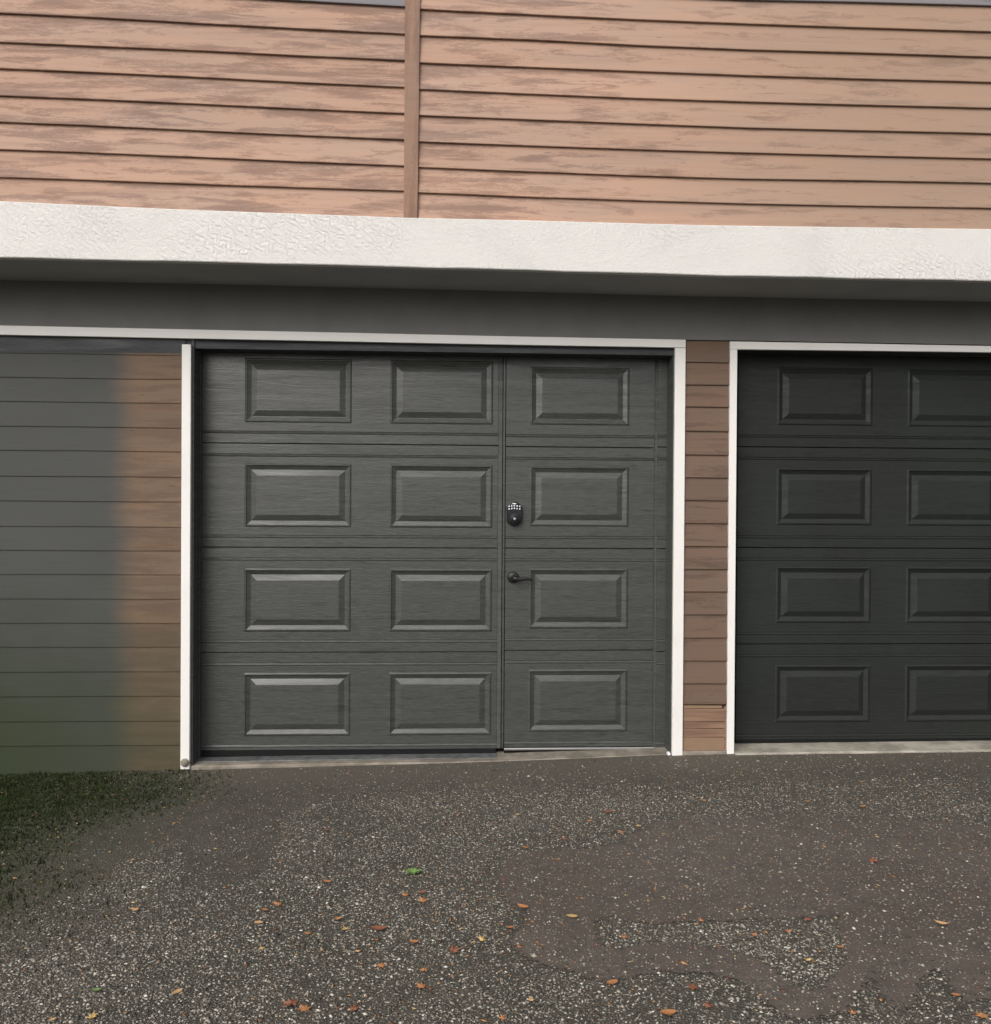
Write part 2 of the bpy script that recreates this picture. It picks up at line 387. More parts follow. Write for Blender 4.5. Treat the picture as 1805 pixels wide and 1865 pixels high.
def scatter(name, X, Y, L, Wd, Hh, mat, z0=0., tilt=.25):
    N = len(X); a = nrs.rand(N)*6.283
    base = np.array([[1, 0, 0], [0, 1, 0], [-1, 0, 0], [0, -1, 0], [0, 0, 1], [0, 0, -1]], float)
    jit = 1+.35*(nrs.rand(N, 6, 3)-.5)
    v = base[None]*jit*np.stack([L, Wd, Hh], 1)[:, None, :]
    v[:, :4, 2] += (nrs.rand(N, 4)-.5)*Hh[:, None]*tilt*2
    ca, sa = np.cos(a)[:, None], np.sin(a)[:, None]
    x = v[:, :, 0]*ca-v[:, :, 1]*sa+X[:, None]; y = v[:, :, 0]*sa+v[:, :, 1]*ca+Y[:, None]
    z = v[:, :, 2]+np.interp(X, GX, GZ)[:, None]+Hh[:, None]*.35+z0
    V = np.stack([x, y, z], 2).reshape(-1, 3)
    t = np.array([[0, 1, 4], [1, 2, 4], [2, 3, 4], [3, 0, 4], [1, 0, 5], [2, 1, 5], [3, 2, 5], [0, 3, 5]])
    Fc = (t[None]+np.arange(N)[:, None, None]*6).reshape(-1, 3)
    return fastmesh(name, V, Fc, mat)
def infrus(X, Y, m=.8): # keep what the driveway in view needs, with a margin
    d = Y+4.38; return (X > -.53*d-m) & (X < .64*d+m)
N = 690000
X = nrs.uniform(-3.6, 4.0, N); Y = nrs.uniform(-2.75, -.02, N)
k = infrus(X, Y); X, Y = X[k], Y[k]
XJ, YJ = X+nrs.normal(0, .012, len(X)), Y+nrs.normal(0, .012, len(X)); pch = inside(XJ, YJ, po) & ~inside(XJ, YJ, pi_)
lsm = inside(X, Y, [gat(*p) for p in [(330, 1452), (515, 1448), (512, 1535), (470, 1600), (400, 1625), (330, 1612)]])
moss = (X < -.9-.35*np.sin(Y*4)) & (Y > -1.65+.25*np.sin(X*5)+(X+2.2)*.35)
dens = np.interp(Y, [-2.75, -1.6, -.55, -.42, -.05], [.95, .62, .5, .14, .06])
dens = dens*(1+.45*np.sin(X*3.1+1.7*np.sin(Y*4.3))*np.sin(Y*5.7+1.3*np.sin(X*4.9+2)))
dens = np.where(pch, .15, dens); dens = np.where(lsm, .16, dens); dens = np.where(moss, .05, dens)
dens = dens*np.interp(X, [1.6, 2.4], [1, .6])
k = nrs.rand(len(X)) < dens; X, Y, pk = X[k], Y[k], pch[k]
n_ = len(X); L = (nrs.gamma(4.5, .00058, n_)+.0009)*np.interp(Y, [-2.4, -1.2], [1.2, 1])
tag(scatter('gravel_chips', X, Y, L, L*nrs.uniform(.4, .8, n_), L*nrs.uniform(.3, .5, n_), M['chips'], np.where(pk, .003, 0.)[:, None]),
    'grey and whitish stone chips loose over the driveway', None, None, 'stuff')
# crumbs of leaves
N = 11000
X = nrs.uniform(-2.4, 3.2, N); Y = nrs.uniform(-2.7, -.05, N)
k = infrus(X, Y) & (nrs.rand(N) < np.clip(.25+.5*np.exp(-((X-.1)/.5)**2-((Y+1.6)/.5)**2)+.5*np.exp(-((X-1.3)/.5)**2-((Y+.55)/.15)**2), 0, 1)); X, Y = X[k], Y[k]; n_ = len(X)
L = nrs.gamma(3, .0014, n_)+.0018
tag(scatter('leaf_crumbs', X, Y, L, L*nrs.uniform(.25, .6, n_), np.full(n_, .0012), M['crumbs'], .004),
    'brown and orange crumbs of dead leaves strewn over the driveway', None, None, 'stuff')
# moss
N = 110000
X = nrs.uniform(-3.2, -.75, N); Y = nrs.uniform(-2.0, -.01, N)
den = np.clip((-1.2-.2*np.sin(Y*5)-X)/.8, 0, 1)*np.clip((Y+2.05-(X+1.6)*.3)/1.0, 0, 1)**1.3
k = infrus(X, Y) & (nrs.rand(N) < den); X, Y = X[k], Y[k]; n_ = len(X)
a = nrs.rand(n_)*6.28; h = nrs.uniform(.004, .014, n_)*(1+.9*np.clip(np.sin(X*23+np.sin(Y*17)*2)*np.sin(Y*31+X*5), 0, 1)); wd = nrs.uniform(.0015, .004, n_); z = np.interp(X, GX, GZ)
V = np.stack([np.stack([X-wd*np.cos(a), Y-wd*np.sin(a), z], 1), np.stack([X+wd*np.cos(a), Y+wd*np.sin(a), z], 1),
              np.stack([X+nrs.normal(0, .006, n_), Y+nrs.normal(0, .006, n_), z+h], 1)], 1).reshape(-1, 3)
tag(fastmesh('moss', V, np.arange(n_*3).reshape(-1, 3), M['moss']), 'dark green moss at the foot of the left wall', None, None, 'stuff')

# ------------------------------------------------------------------ overhang: upper wall, beam, soffit
YB = -0.43                     # face of the beam
YU = YB+.030                   # sheathing behind the upper siding
XL, XR = -7.0, 7.0
ZS = at(700, 607, 0).z+.004    # top of the lower walls
def zline(pts, Y):             # (px,py) samples -> function x -> z with linear run-out
    q = [at(px, py, Y) for px, py in pts]; X_ = [p.x for p in q]; Z_ = [p.z for p in q]
    def fn(x):
        if x <= X_[0]: return Z_[0]+(x-X_[0])*0.
        if x >= X_[-1]: return Z_[-1]
        return float(np.interp(x, X_, Z_))
    return fn
def strip(mb, x0, x1, n, zb, zt, y0, y1):
    for i in range(n):
        a, b_ = x0+(x1-x0)*i/n, x0+(x1-x0)*(i+1)/n
        mb.hexa([(a, y0, zb(a)), (b_, y0, zb(b_)), (b_, y1, zb(b_)), (a, y1, zb(a))], [(a, y0, zt(a)), (b_, y0, zt(b_)), (b_, y1, zt(b_)), (a, y1, zt(a))])
def loft(xs_, prof):           # prof(x) -> closed list of (y,z); closed tube along x
    V_ = []; F_ = []; P = [prof(x) for x in xs_]; m_ = len(P[0])
    for x, pr in zip(xs_, P): V_ += [(x, y, z) for y, z in pr]
    for i in range(len(xs_)-1):
        for j in range(m_):
            k2 = (j+1) % m_; F_.append((i*m_+j, i*m_+k2, (i+1)*m_+k2, (i+1)*m_+j))
    F_.append(tuple(range(m_))); F_.append(tuple((len(xs_)-1)*m_+j for j in range(m_)))
    return V_, F_
bt = zline([(0, 366), (300, 380), (735, 396), (900, 399.5), (1290, 410), (1805, 417)], YB)
bb = zline([(0, 468.7), (450, 478.5), (900, 490), (1290, 501), (1805, 511.4)], YB)
bx = [XL+.15*i for i in range(94)]
bx[-1] = XR
def bprof(x):
    zb, zt = bb(x), bt(x); wob = .0012*math.sin(x*9)+.0008*math.sin(x*23)
    return [(YB+.003, zb+wob), (YB, zb+.004+wob), (YB, zt-.004), (YB+.003, zt), (YB+.036, zt+.002), (YB+.036, zb)]
V_, F_ = loft(bx, bprof)
tag(mesh_obj('beam', V_, F_, M['beam']), 'long white textured beam across the building above the garage doors', 'beam')
htop = zline([(0, 592.5), (330, 599.5), (640, 606), (860, 611), (1246, 618.5), (1330, 619.5), (1805, 628)], -.022)
V_, F_ = loft([XL+.25*i for i in range(57)], lambda x: [(YB+.0365, bb(x)+.003), (YB+.0365, bb(x)+.05), (-.0165, bb(x)+.05), (-.0165, bb(x)+.003)])
sof = tag(mesh_obj('soffit', V_, F_, M['soffit']), 'dark grey painted underside of the overhang above the garage doors', 'soffit')

V_, F_ = loft([XL+.25*i for i in range(57)], lambda x: [(-.016, htop(x)+.0008), (-.016, bb(x)+.06), (.3, bb(x)+.06), (.3, htop(x)+.0008)])
tag(mesh_obj('header_board', V_, F_, M['header']), 'plain dark grey header board between the soffit and the door frames', 'header board')
uw = thing('upper_wall', 'upper storey wall of faded tan-brown clapboards above the white beam', 'wall')
MB().box(XL, XR, YU+.004, YU+.2, 2.47, 4.6).build('sheathing', M['upv'], uw)
YF = YU-.017                   # front lower edge of a board
LP = {0: [22.4, 75, 123, 172.5, 221, 271, 322], 735: [61.5, 108.7, 158, 205.5, 254, 301.7, 347.5]}
RP = {765: [16.5, 64, 113.7, 162, 209.4, 257.3, 303.7, 350.5], 900: [22.6, 69, 119, 167.5, 214.6, 261.7, 310, 355.5],
      1290: [41, 88, 135, 183.5, 230.6, 276, 324, 369.5], 1805: [57, 103, 149.5, 196, 243, 288, 332.5, 378.5]}
bxL, bxR = at(736.5, 200, YF).x, at(762.5, 200, YF).x
def side(rows, x0, x1, top_gap):
    rows = sorted(rows, key=lambda r: r[0][1], reverse=True)       # from the lowest edge up
    fns = [lambda x: bt(x)-.01]+[zline(r, YF) for r in rows]
    g = top_gap
    lastf = fns[-1]
    fns += [lambda x, k=k, f0=lastf: f0(x)+g*k for k in range(1, 17)]
    nrow = len(rows)
    for i in range(len(fns)-1):
        zb, zt = fns[i], fns[i+1]
        grey = (i == nrow+0 and False)
        n_ = 14; xsn = [x0+(x1-x0)*k/n_ for k in range(n_+1)]
        dz = rnd.uniform(-.001, .001); ph = rnd.uniform(0, 9); amp = .0009
        def prof(x):
            w = amp*math.sin(x*4+ph)+dz
            return [(YF+.0, zb(x)+w), (YU-.001, zb(x)+w+.0005), (YU+.002, zt(x)+.012), (YU-.003, zt(x)+.012), (YF-.001, zb(x)+w+.003)]
        V_, F_ = loft(xsn, prof)
        mesh_obj('siding_board', V_, F_, M['band'] if fns[i] is GREYROW.get((x0, i)) or i == GI else M['up'], uw)
GREYROW = {}
GI = 8+1
lr = [[(0, LP[0][k]), (735, LP[735][k])] for k in range(7)]+[[(0, -29), (735, 11)]]
rr = [[(px, RP[px][k]) for px in (765, 900, 1290, 1805)] for k in range(8)]+[[(765, -31), (900, -24), (1290, -3), (1805, 9)]]
GI = 8; side(lr, XL, bxL, .107)
GI = 9; side(rr, bxR, XR, .107)
# batten between the two runs of siding
mb = MB()
p1, p2, p3, p4 = at(738, 0, YF-.012), at(765, 0, YF-.012), at(760.5, 396, YF-.012), at(735, 396, YF-.012)
def q(a, y, z): return (a.x, y, z)
zt_, zb_ = 4.5, bt(0)-.004
def xe(a, b_, z): t = (z-a.z)/(b_.z-a.z); return a.x+(b_.x-a.x)*t
y0, y1 = YF-.010, YU+.003
mb.hexa([(xe(p1, p4, zb_), y0, zb_), (xe(p2, p3, zb_), y0, zb_), (xe(p2, p3, zb_), y1, zb_), (xe(p1, p4, zb_), y1, zb_)],
        [(xe(p1, p4, 4.5), y0, 4.5), (xe(p2, p3, 4.5), y0, 4.5), (xe(p2, p3, 4.5), y1, 4.5), (xe(p1, p4, 4.5), y1, 4.5)])
mb.build('batten', M['upv'], uw, bevel=.0015)
# small dead leaf caught on the soffit
zsp = bb(-1)+.003; sp = CAM+ray(297, 523)*((zsp-CAM.z)/ray(297, 523).z)

# ------------------------------------------------------------------ lower walls
def prow(pxys): return [at(*p, -.012).z for p in pxys]
def lap_wall(name, label, cat, x0, x1, zedges, mat, zbot, ztop, Y=0.0, T=.011):
    t = thing(name, label, cat)
    MB().box(x0, x1, Y+.006, Y+.12, zbot, ztop).build('sheathing', M['reveal'], t)
    ze = sorted(zedges); ze = [zbot]+ze+[ztop]
    for i in range(len(ze)-1):
        a, b_ = ze[i], ze[i+1]; top = min(b_+.010, ztop)
        n_ = max(1, int((x1-x0)/.25)); xsn = [x0+(x1-x0)*k/n_ for k in range(n_+1)]; ph = rnd.uniform(0, 9)
        def prof(x):
            w = .0008*math.sin(x*6+ph) if i else 0
            return [(Y-T, a+w), (Y+.001, a+w+.0005), (Y+.004, top), (Y-.001, top), (Y-T-.001, a+w+.003)]
        V_, F_ = loft(xsn, prof); mesh_obj('siding_board', V_, F_, mat, t)
    return t
XJL0, XJL1 = at(330, 1000, -.02).x, at(346.5, 1000, -.02).x       # left jamb of the middle door
XJR0, XJR1 = at(1227, 1000, -.02).x, at(1246, 1000, -.02).x
XK0, XK1 = at(1327, 1000, -.02).x, at(1340, 1000, -.02).x
ZHT, ZHB = at(900, 613, -.02).z, at(900, 628.5, -.02).z           # header trim
ly = [646.5, 690.5, 734, 779, 822.4, 869, 914, 960, 1003.5, 1047, 1091.6, 1135.6, 1179, 1224, 1268.6, 1314, 1358]
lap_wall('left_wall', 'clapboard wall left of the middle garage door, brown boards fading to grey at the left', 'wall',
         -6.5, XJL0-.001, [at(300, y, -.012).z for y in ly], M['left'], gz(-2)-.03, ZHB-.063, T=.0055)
py_ = [659.7, 700.6, 741, 785, 828.4, 869.7, 911.3, 953, 995.3, 1036.8, 1078, 1119.7, 1162, 1203.7, 1245, 1280.7]
pil = lap_wall('pillar', 'narrow brown clapboard pillar between the two garage doors', 'wall',
         XJR1+.001, XK0-.001, [at(1286, y, -.012).z for y in py_], M['low'], at(1286, 1282, 0).z, ZS-.001)
# patched foot of the pillar
zt = at(1286, 1283, -.01).z-.004; zb = at(1286, 1367, -.01).z
pb = thing('patch_board', 'bare tan-brown boards patching the foot of the clapboard pillar', 'board')
hts = [0, .30, .49, .64, .93, 1]
for i in range(len(hts)-1):
    a, b_ = zb+(zt-zb)*hts[i], zb+(zt-zb)*hts[i+1]-.0015
    x0, x1 = XJR1+.006, XK0-.012-(.012 if i == 4 else 0)
    MB().hexa([(x0, -.010-.001*(i % 2), a), (x1, -.010-.001*(i % 2), a), (x1, .02, a), (x0, .02, a)],
              [(x0, -.010-.001*(i % 2), b_), (x1, -.010-.001*(i % 2), b_-.002), (x1, .02, b_-.002), (x0, .02, b_)]).build('board', M['tan'] if i in (0, 4) else M['ply'], pb, bevel=.001)
MB().box(XK0-.0115, XK0-.002, -.0085, .02, zb, zt-.006).build('edge_strip', M['ply'], pb)
MB().box(XJR1, XK0, .022, .12, gz(1.2)-.05, zt+.01).build('backing', M['reveal'], pb)
tag(MB().box(XJR1+.001, XK0-.001, -.022, .1, gz(1.2)-.05, zb-.001).build('footing', M['apron'], bevel=.003), 'low grey-brown concrete footing under the pillar', 'footing')

# ------------------------------------------------------------------ doors
YD = .125                       # plane of the doors
def section(mb, x0, x1, z0, z1, pans, pz0, pz1, g0=.058, lowgroove=True, topgroove=True):
    """front skin of one door section with holes for its raised panels"""
    d = .020; g = g0
    prof = [(z0, YD+d), (z0, YD+.002), (z0+.002, YD)]
    if lowgroove: prof += [(z0+g-.010, YD), (z0+g-.0045, YD-.0032), (z0+g+.0035, YD+.0032), (z0+g+.0058, YD)]
    g = .058
    prof += [(pz0, YD), (pz1, YD)]
    if topgroove: prof += [(z1-g-.010, YD), (z1-g-.0045, YD-.0032), (z1-g+.0035, YD+.0032), (z1-g+.0058, YD)]
    prof += [(z1-.002, YD), (z1, YD+.002), (z1, YD+d)]
    for i in range(len(prof)-1):
        (za, ya), (zb_, yb_) = prof[i], prof[i+1]
        spans = [(x0, x1)]
        if za == pz0 and zb_ == pz1:
            e = [x0]+[q_ for p in pans for q_ in p]+[x1]; spans = [(e[k], e[k+1]) for k in range(0, len(e), 2)]
        for a, b_ in spans:
            mb.add([(a, ya, za), (b_, ya, za), (b_, yb_, zb_), (a, yb_, zb_)], [(0, 1, 2, 3)])
        for xx in (x0, x1):
            if abs(zb_-za) > 1e-6: mb.add([(xx, ya, za), (xx, yb_, zb_), (xx, YD+d, zb_), (xx, YD+d, za)], [(0, 1, 2, 3)])
    mb.add([(x0, YD+d, z0), (x1, YD+d, z0), (x1, YD+d, z1), (x0, YD+d, z1)], [(3, 2, 1, 0)])
def raised(x0, x1, z0, z1):
    prof = [(0, 0), (.0075, -.0052), (.0095, -.0052), (.0115, .0002), (.031, .0100), (.033, .0105), (.0345, .0100), (.062, -.0010), (.064, -.0015)]
    V_ = []; F_ = []
    for o, y in prof: V_ += [(x0+o, YD+y, z0+o), (x1-o, YD+y, z0+o), (x1-o, YD+y, z1-o), (x0+o, YD+y, z1-o)]
    for k in range(len(prof)-1):
        for j in range(4):
            j2 = (j+1) % 4; F_.append((k*4+j, k*4+j2, k*4+4+j2, k*4+4+j))
    m_ = (len(prof)-1)*4; F_.append((m_, m_+1, m_+2, m_+3)); return V_, F_
def door_mesh(o, mat_):
    return o
X0 = at(366, 1000, YD).x; XM0 = at(906.5, 1000, YD).x; XM1 = at(919, 1000, YD).x; XP1 = at(1191, 1000, YD).x; XS0 = at(1196.5, 1000, YD).x; XE = at(1216, 1000, YD).x
mx, px_ = 640, 1055
JZ = [at(640, 1366, YD).z, at(640, 1188, YD).z, at(640, 997.5, YD).z, at(640, 809, YD).z, at(640, 625, YD).z]
zseal = JZ[0]
PZ = [(at(640, 1340, YD).z, at(640, 1225, YD).z), (at(640, 1150.5, YD).z, at(640, 1035.5, YD).z), (at(640, 960.5, YD).z, at(640, 845, YD).z), (at(640, 771, YD).z, at(640, 654.5, YD).z)]
PX = [(at(445, 1000, YD).x, at(639.5, 1000, YD).x), (at(709.5, 1000, YD).x, at(896.5, 1000, YD).x)]
PP = (at(964, 1000, YD).x, at(1144.5, 1000, YD).x)
def face_out(o):               # front skins: normals towards the street
    me = o.data
    bm_ = bmesh.new(); bm_.from_mesh(me)
    bmesh.ops.remove_doubles(bm_, verts=bm_.verts, dist=1e-6)
    for f in bm_.faces:
        if f.normal.y > .05 and f.calc_center_median().y < YD+.018: f.normal_flip()
    bm_.to_mesh(me); bm_.free(); return o
def make_sections(parent, x0, x1, pans, mat, jz, pz):
    for k in range(4):
        mb = MB(); section(mb, x0, x1, jz[k]+.0018, jz[k+1]-.0018, pans, pz[k][0], pz[k][1], g0=.025 if k == 0 else .058, topgroove=(k < 3))
        s = face_out(mb.build('door_section', mat, parent))
        for a, b_ in pans:
            V_, F_ = raised(a, b_, pz[k][0], pz[k][1]); face_out(mesh_obj('raised_panel', V_, F_, mat, s))
gd = thing('garage_door', 'charcoal grey panelled garage door with a walk-through door set in its right side', 'garage door')
make_sections(gd, X0, XM0-.001, PX, M['door'], JZ, PZ)
# stile right of the walk-through door
mb = MB(); 
for k in range(4):
    section(mb, XS0, XE, JZ[k]+.0018, JZ[k+1]-.0018, [], PZ[k][0], PZ[k][1], g0=.025 if k == 0 else .058, topgroove=(k < 3))
face_out(mb.build('side_stile', M['door'], gd))
MB().box(XM0, at(914, 1000, YD).x, YD-.008, YD+.03, zseal+.005, JZ[4]-.002).build('center_stile', M['reveal'], gd, bevel=.002)
MB().box(at(915.2, 1000, YD).x, XM1+.0005, YD-.004, YD+.03, zseal+.005, JZ[4]-.004).build('center_strip', M['door'], gd, bevel=.002)
MB().box(X0, XM0-.002, YD+.004, YD+.022, zseal-.035, JZ[0]+.0005).build('bottom_seal', M['rubber'], gd, bevel=.004)
MB().box(XS0, XE, YD+.004, YD+.022, JZ[0]-.022, JZ[0]+.0005).build('bottom_seal', M['rubber'], gd, bevel=.004)
MB().box(XP1-.002, XS0+.002, YD+.008, YD+.03, JZ[0]-.01, JZ[4]).build('hinge_gap', M['reveal'], gd)
MB().box(X0-.03, XE+.03, YD+.045, YD+.06, JZ[0]-.1, JZ[4]+.02).build('backing', M['rubber'], gd)
# walk-through door
pd = thing('walk_through_door', 'narrow charcoal panelled walk-through door with keypad lock, within the middle garage door', 'door')
jzp = [at(1055, 1360.5, YD).z]+[at(1055, y, YD).z for y in (1184.5, 999, 814.5)]+[at(1055, 631, YD).z]
pzp = [(at(1055, 1332.5, YD).z, at(1055, 1219, YD).z), (at(1055, 1145, YD).z, at(1055, 1035.5, YD).z), (at(1055, 959, YD).z, at(1055, 849.5, YD).z), (at(1055, 774.5, YD).z, at(1055, 669, YD).z)]
make_sections(pd, XM1+.004, XP1-.002, [PP], M['door'], jzp, pzp)
MB().box(XM1+.004, XP1+.004, YD-.012, YD+.02, jzp[0]-.012, jzp[0]-.001).build('threshold', M['alum'], pd, bevel=.002)
MB().box(XM1+.004, XS0+.01, YD+.004, YD+.03, jzp[0]-.035, jzp[0]-.0125).build('bottom_seal', M['rubber'], pd, bevel=.003)
# keypad deadbolt
dbx = at(936.8, 935.5, YD); s = .00285
def P2(px, py): q_ = at(px, py, YD-.02); return (q_.x, q_.z)
plate = [(923.2, 924), (927, 919.5), (932.5, 914.8), (937, 913), (941, 914.3), (946, 918.5), (950.4, 922.5), (951, 930), (950.8, 948), (948.5, 951.5), (943.5, 955.5), (938, 958), (933.5, 957.5), (928, 954.5), (923.6, 951), (923, 946)]
def extr(pts, y0, y1, inset=.004):
    c = np.mean(np.array(pts), 0); n_ = len(pts)
    V_ = [(x, y1, z) for x, z in pts]+[(x, y0+.004, z) for x, z in pts]+[(x+(c[0]-x)*inset/.04, y0, z+(c[1]-z)*inset/.04) for x, z in pts]
    F_ = [tuple(range(2*n_, 3*n_)), tuple(range(n_))[::-1]]
    for r in range(2):
        for i in range(n_):
            j = (i+1) % n_; F_.append((r*n_+i, r*n_+j, (r+1)*n_+j, (r+1)*n_+i))
    return V_, F_
lock_y = YD-.030
V_, F_ = extr([P2(*p) for p in plate], lock_y, YD-.0005)
lk = mesh_obj('keypad_lock', V_, F_, M['black'], pd)
c = P2(937, 944)
mb = MB().disc_stack(c, [(.030, lock_y+.001), (.030, lock_y-.010), (.026, lock_y-.016), (.017, lock_y-.017), (.016, lock_y-.024), (.013, lock_y-.026)]); mb.build('lock_collar', M['black'], lk)
mb = MB().disc_stack(P2(936.6, 944.8), [(.0075, lock_y-.0255), (.0075, lock_y-.028), (.005, lock_y-.030)], 20); mb.build('lock_button', M['alum'], lk, smooth=False)
for r_, yy in enumerate((922.3, 927.0)):
    for k_ in range(5):
        cc = P2(927.0+k_*4.85, yy-(0, .8, 1.1, .8, 0)[k_])
        MB().disc_stack(cc, [(.0040, lock_y+.0005), (.0040, lock_y-.002), (.0030, lock_y-.0028)], 14).build('key', M['key'], lk)
cc = P2(936.6, 917.4); MB().box(cc[0]-.0095, cc[0]+.0095, lock_y-.0015, lock_y+.003, cc[1]-.003, cc[1]+.003).build('status_lens', M['key'], lk, bevel=.0012)
# lever
lv = MB().disc_stack(P2(935, 1052), [(.031, YD-.0005), (.031, YD-.006), (.027, YD-.014), (.014, YD-.017), (.0125, YD-.045), (.010, YD-.050)]).build('lever_handle', M['bronze'], pd)
pth = [(934.5, 1052.5, .0115), (939, 1054, .0125), (946, 1054.5, .0105), (953, 1053.7, .009), (960, 1053.6, .008), (966, 1054.6, .0068), (969.3, 1055.4, .004)]
V_ = []; F_ = []; nn = 12
for px, py, r in pth:
    cx_, cz_ = P2(px, py)
    for j in range(nn):
        a = 2*math.pi*j/nn; V_.append((cx_, YD-.047+r*.6*math.cos(a), cz_+r*math.sin(a)))
for k_ in range(len(pth)-1):
    for j in range(nn): j2 = (j+1) % nn; F_.append((k_*nn+j, k_*nn+j2, (k_+1)*nn+j2, (k_+1)*nn+j))
F_ += [tuple(range(nn)), tuple(len(V_)-nn+j for j in range(nn))]
mesh_obj('lever', V_, F_, M['bronze'], lv, smooth=True)

# middle door frame
fr = thing('door_frame', 'white trim frame round the middle garage door, its top rail running on to the left', 'door frame')
jm = MB()
zl = lambda x: gz(x)-.0
MB().box(XJL0, XJL1, -.022, .10, gz(-1.6)+.012, at(337, 627, -.022).z).build('jamb', M['trim'], fr, bevel=.002)
MB().box(XJR0, XJR1, -.022, .0, gz(.9)-.02, ZHB-.0006).build('jamb', M['trim'], fr, bevel=.002)
def hz(pts):
    return zline(pts, -.022)
hb = hz([(0, 609.5), (330, 616), (640, 622), (860, 626.5), (1243, 633)]); ht = hz([(0, 592.5), (330, 599.5), (640, 606), (860, 611), (1246, 618.5)])
V_, F_ = loft([-6.5+.25*i for i in range(25)]+[-.2, .2, .6, XJR1], lambda x: [(-.022, hb(x)), (-.022, ht(x)), (.0, ht(x)), (.0, hb(x))])
mesh_obj('head_trim', V_, F_, M['trim'], fr, bevel=.002)
# dark reveals and head boards whose dark colour paints the shadow under the trim
MB().box(XJR0-.004, XJR1, .002, YD+.04, gz(.9)-.05, ZHT).build('reveal', M['reveal'], fr)
MB().box(XJL1-.002, X0+.004, .102, YD+.04, gz(-1.6)-.05, ZHT).build('reveal', M['reveal'], fr)
MB().box(XJL1-.002, XJL1+.010, .0, .10, gz(-1.6)-.02, ZHT).build('reveal', M['reveal'], fr)
MB().box(XE-.002, XJR0+.02, .045, YD+.04, gz(.9)-.02, ZHT).build('stop_moulding', M['reveal'], fr, bevel=.003)
MB().box(-6.5, XJL0+.01, .001, YD+.1, ZHB-.062, ZS-.002).build('shadow_head_board', M['head'], fr)
MB().box(XJL0+.0105, XJR0+.0, .008, YD+.1, ZHB-.034, ZS-.002).build('shadow_head_board', M['head'], fr)
# right door
XR0 = at(1343, 1000, YD).x
fr2 = thing('door_frame', 'white trim frame round the right garage door beyond the pillar', 'door frame')
zt_r = zline([(1330, 621.5), (1560, 625.5), (1805, 630)], -.022); zb_r = zline([(1330, 636), (1560, 638.5), (1805, 641.5)], -.022)
XRE = XR0+3.05
V_, F_ = loft([XK0+.25*i for i in range(13)]+[XRE+.08], lambda x: [(-.022, zb_r(x)), (-.022, zt_r(x)), (.0, zt_r(x)), (.0, zb_r(x))])
mesh_obj('head_trim', V_, F_, M['trim'], fr2, bevel=.002)
MB().box(XK0, XK1, -.0215, .0, gz(1.5)-.02, zb_r(XK0)-.0006).build('jamb', M['trim'], fr2, bevel=.002)
MB().box(XK0+.002, XK1+.002, .002, YD+.04, gz(1.5)-.05, ZS-.002).build('reveal', M['reveal'], fr2)
MB().box(XRE+.02, XRE+.08, -.0215, .15, gz(4)-.02, zb_r(XRE)-.0006).build('jamb', M['trim'], fr2, bevel=.002)
MB().box(XK1+.003, XRE+.02, .002, YD+.1, zb_r(XK1)+.004, ZS-.002).build('shadow_head_board', M['head'], fr2)
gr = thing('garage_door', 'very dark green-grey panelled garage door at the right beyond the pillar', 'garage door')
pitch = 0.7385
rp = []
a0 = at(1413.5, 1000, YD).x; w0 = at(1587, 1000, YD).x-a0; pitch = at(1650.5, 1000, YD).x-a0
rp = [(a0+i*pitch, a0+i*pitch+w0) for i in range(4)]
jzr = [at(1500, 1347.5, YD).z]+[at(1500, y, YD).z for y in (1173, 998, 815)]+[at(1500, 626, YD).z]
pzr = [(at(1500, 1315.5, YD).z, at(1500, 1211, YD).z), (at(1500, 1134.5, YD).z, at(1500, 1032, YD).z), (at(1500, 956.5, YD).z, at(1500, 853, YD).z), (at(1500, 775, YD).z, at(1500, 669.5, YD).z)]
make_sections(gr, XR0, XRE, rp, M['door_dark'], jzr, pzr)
MB().box(XR0, XRE, YD+.004, YD+.02, jzr[0]-.03, jzr[0]+.001).build('bottom_seal', M['rubber'], gr, bevel=.004)
MB().box(XR0-.03, XRE+.03, YD+.045, YD+.06, jzr[0]-.1, jzr[4]+.02).build('backing', M['rubber'], gr)
XW = XRE+.081
rw = lap_wall('right_wall', 'brown clapboard wall beyond the right garage door', 'wall', XW, XR, [jzr[0]+.122*i for i in range(18)], M['low'], jzr[0]-.1, ZS-.001)

# ------------------------------------------------------------------ sills
def sill(name, label, x0, x1, ztopf, yf, yb, mat, zb=-.12, n=24, cat='door sill'):
    V_, F_ = loft([x0+(x1-x0)*i/n for i in range(n+1)], lambda x: [(yf+.004+.002*math.sin(x*11), zb), (yf+.002*math.sin(x*11), ztopf(x)-.006), (yf+.008+.002*math.sin(x*7), ztopf(x)+.0007*math.sin(x*17)), (yb, ztopf(x)+.001), (yb, zb)])
    return tag(mesh_obj(name, V_, F_, mat), label, cat)
zc = zline([(367, 1381), (640, 1376.5), (905, 1373.5), (1100, 1369), (1213, 1366)], YD)
sill('concrete_sill', 'low brown-grey concrete sill under the middle garage door', XJL1-.001, XJR0, lambda x: max(zc(x), gz(x)+.003), -.008, YD+.07, M['apron'])
zr = zline([(1341, 1372), (1560, 1369), (1805, 1366)], -.045)
sill('concrete_sill', 'pale weathered concrete sill under the right garage door', XK1+.001, XRE+.019, lambda x: max(zr(x), gz(x)+.005), -.045, YD+.07, M['sill'])
ms = MB(); zm = zc(-.5)
strip(ms, X0-.02, XM0, 8, lambda x: zc(x)+.0015, lambda x: zc(x)+.005, .045, YD+.003)
tag(ms.build('metal_sill_strip', M['steel'], bevel=.001), 'scuffed wet-looking metal strip under the wide part of the middle garage door', 'strip')
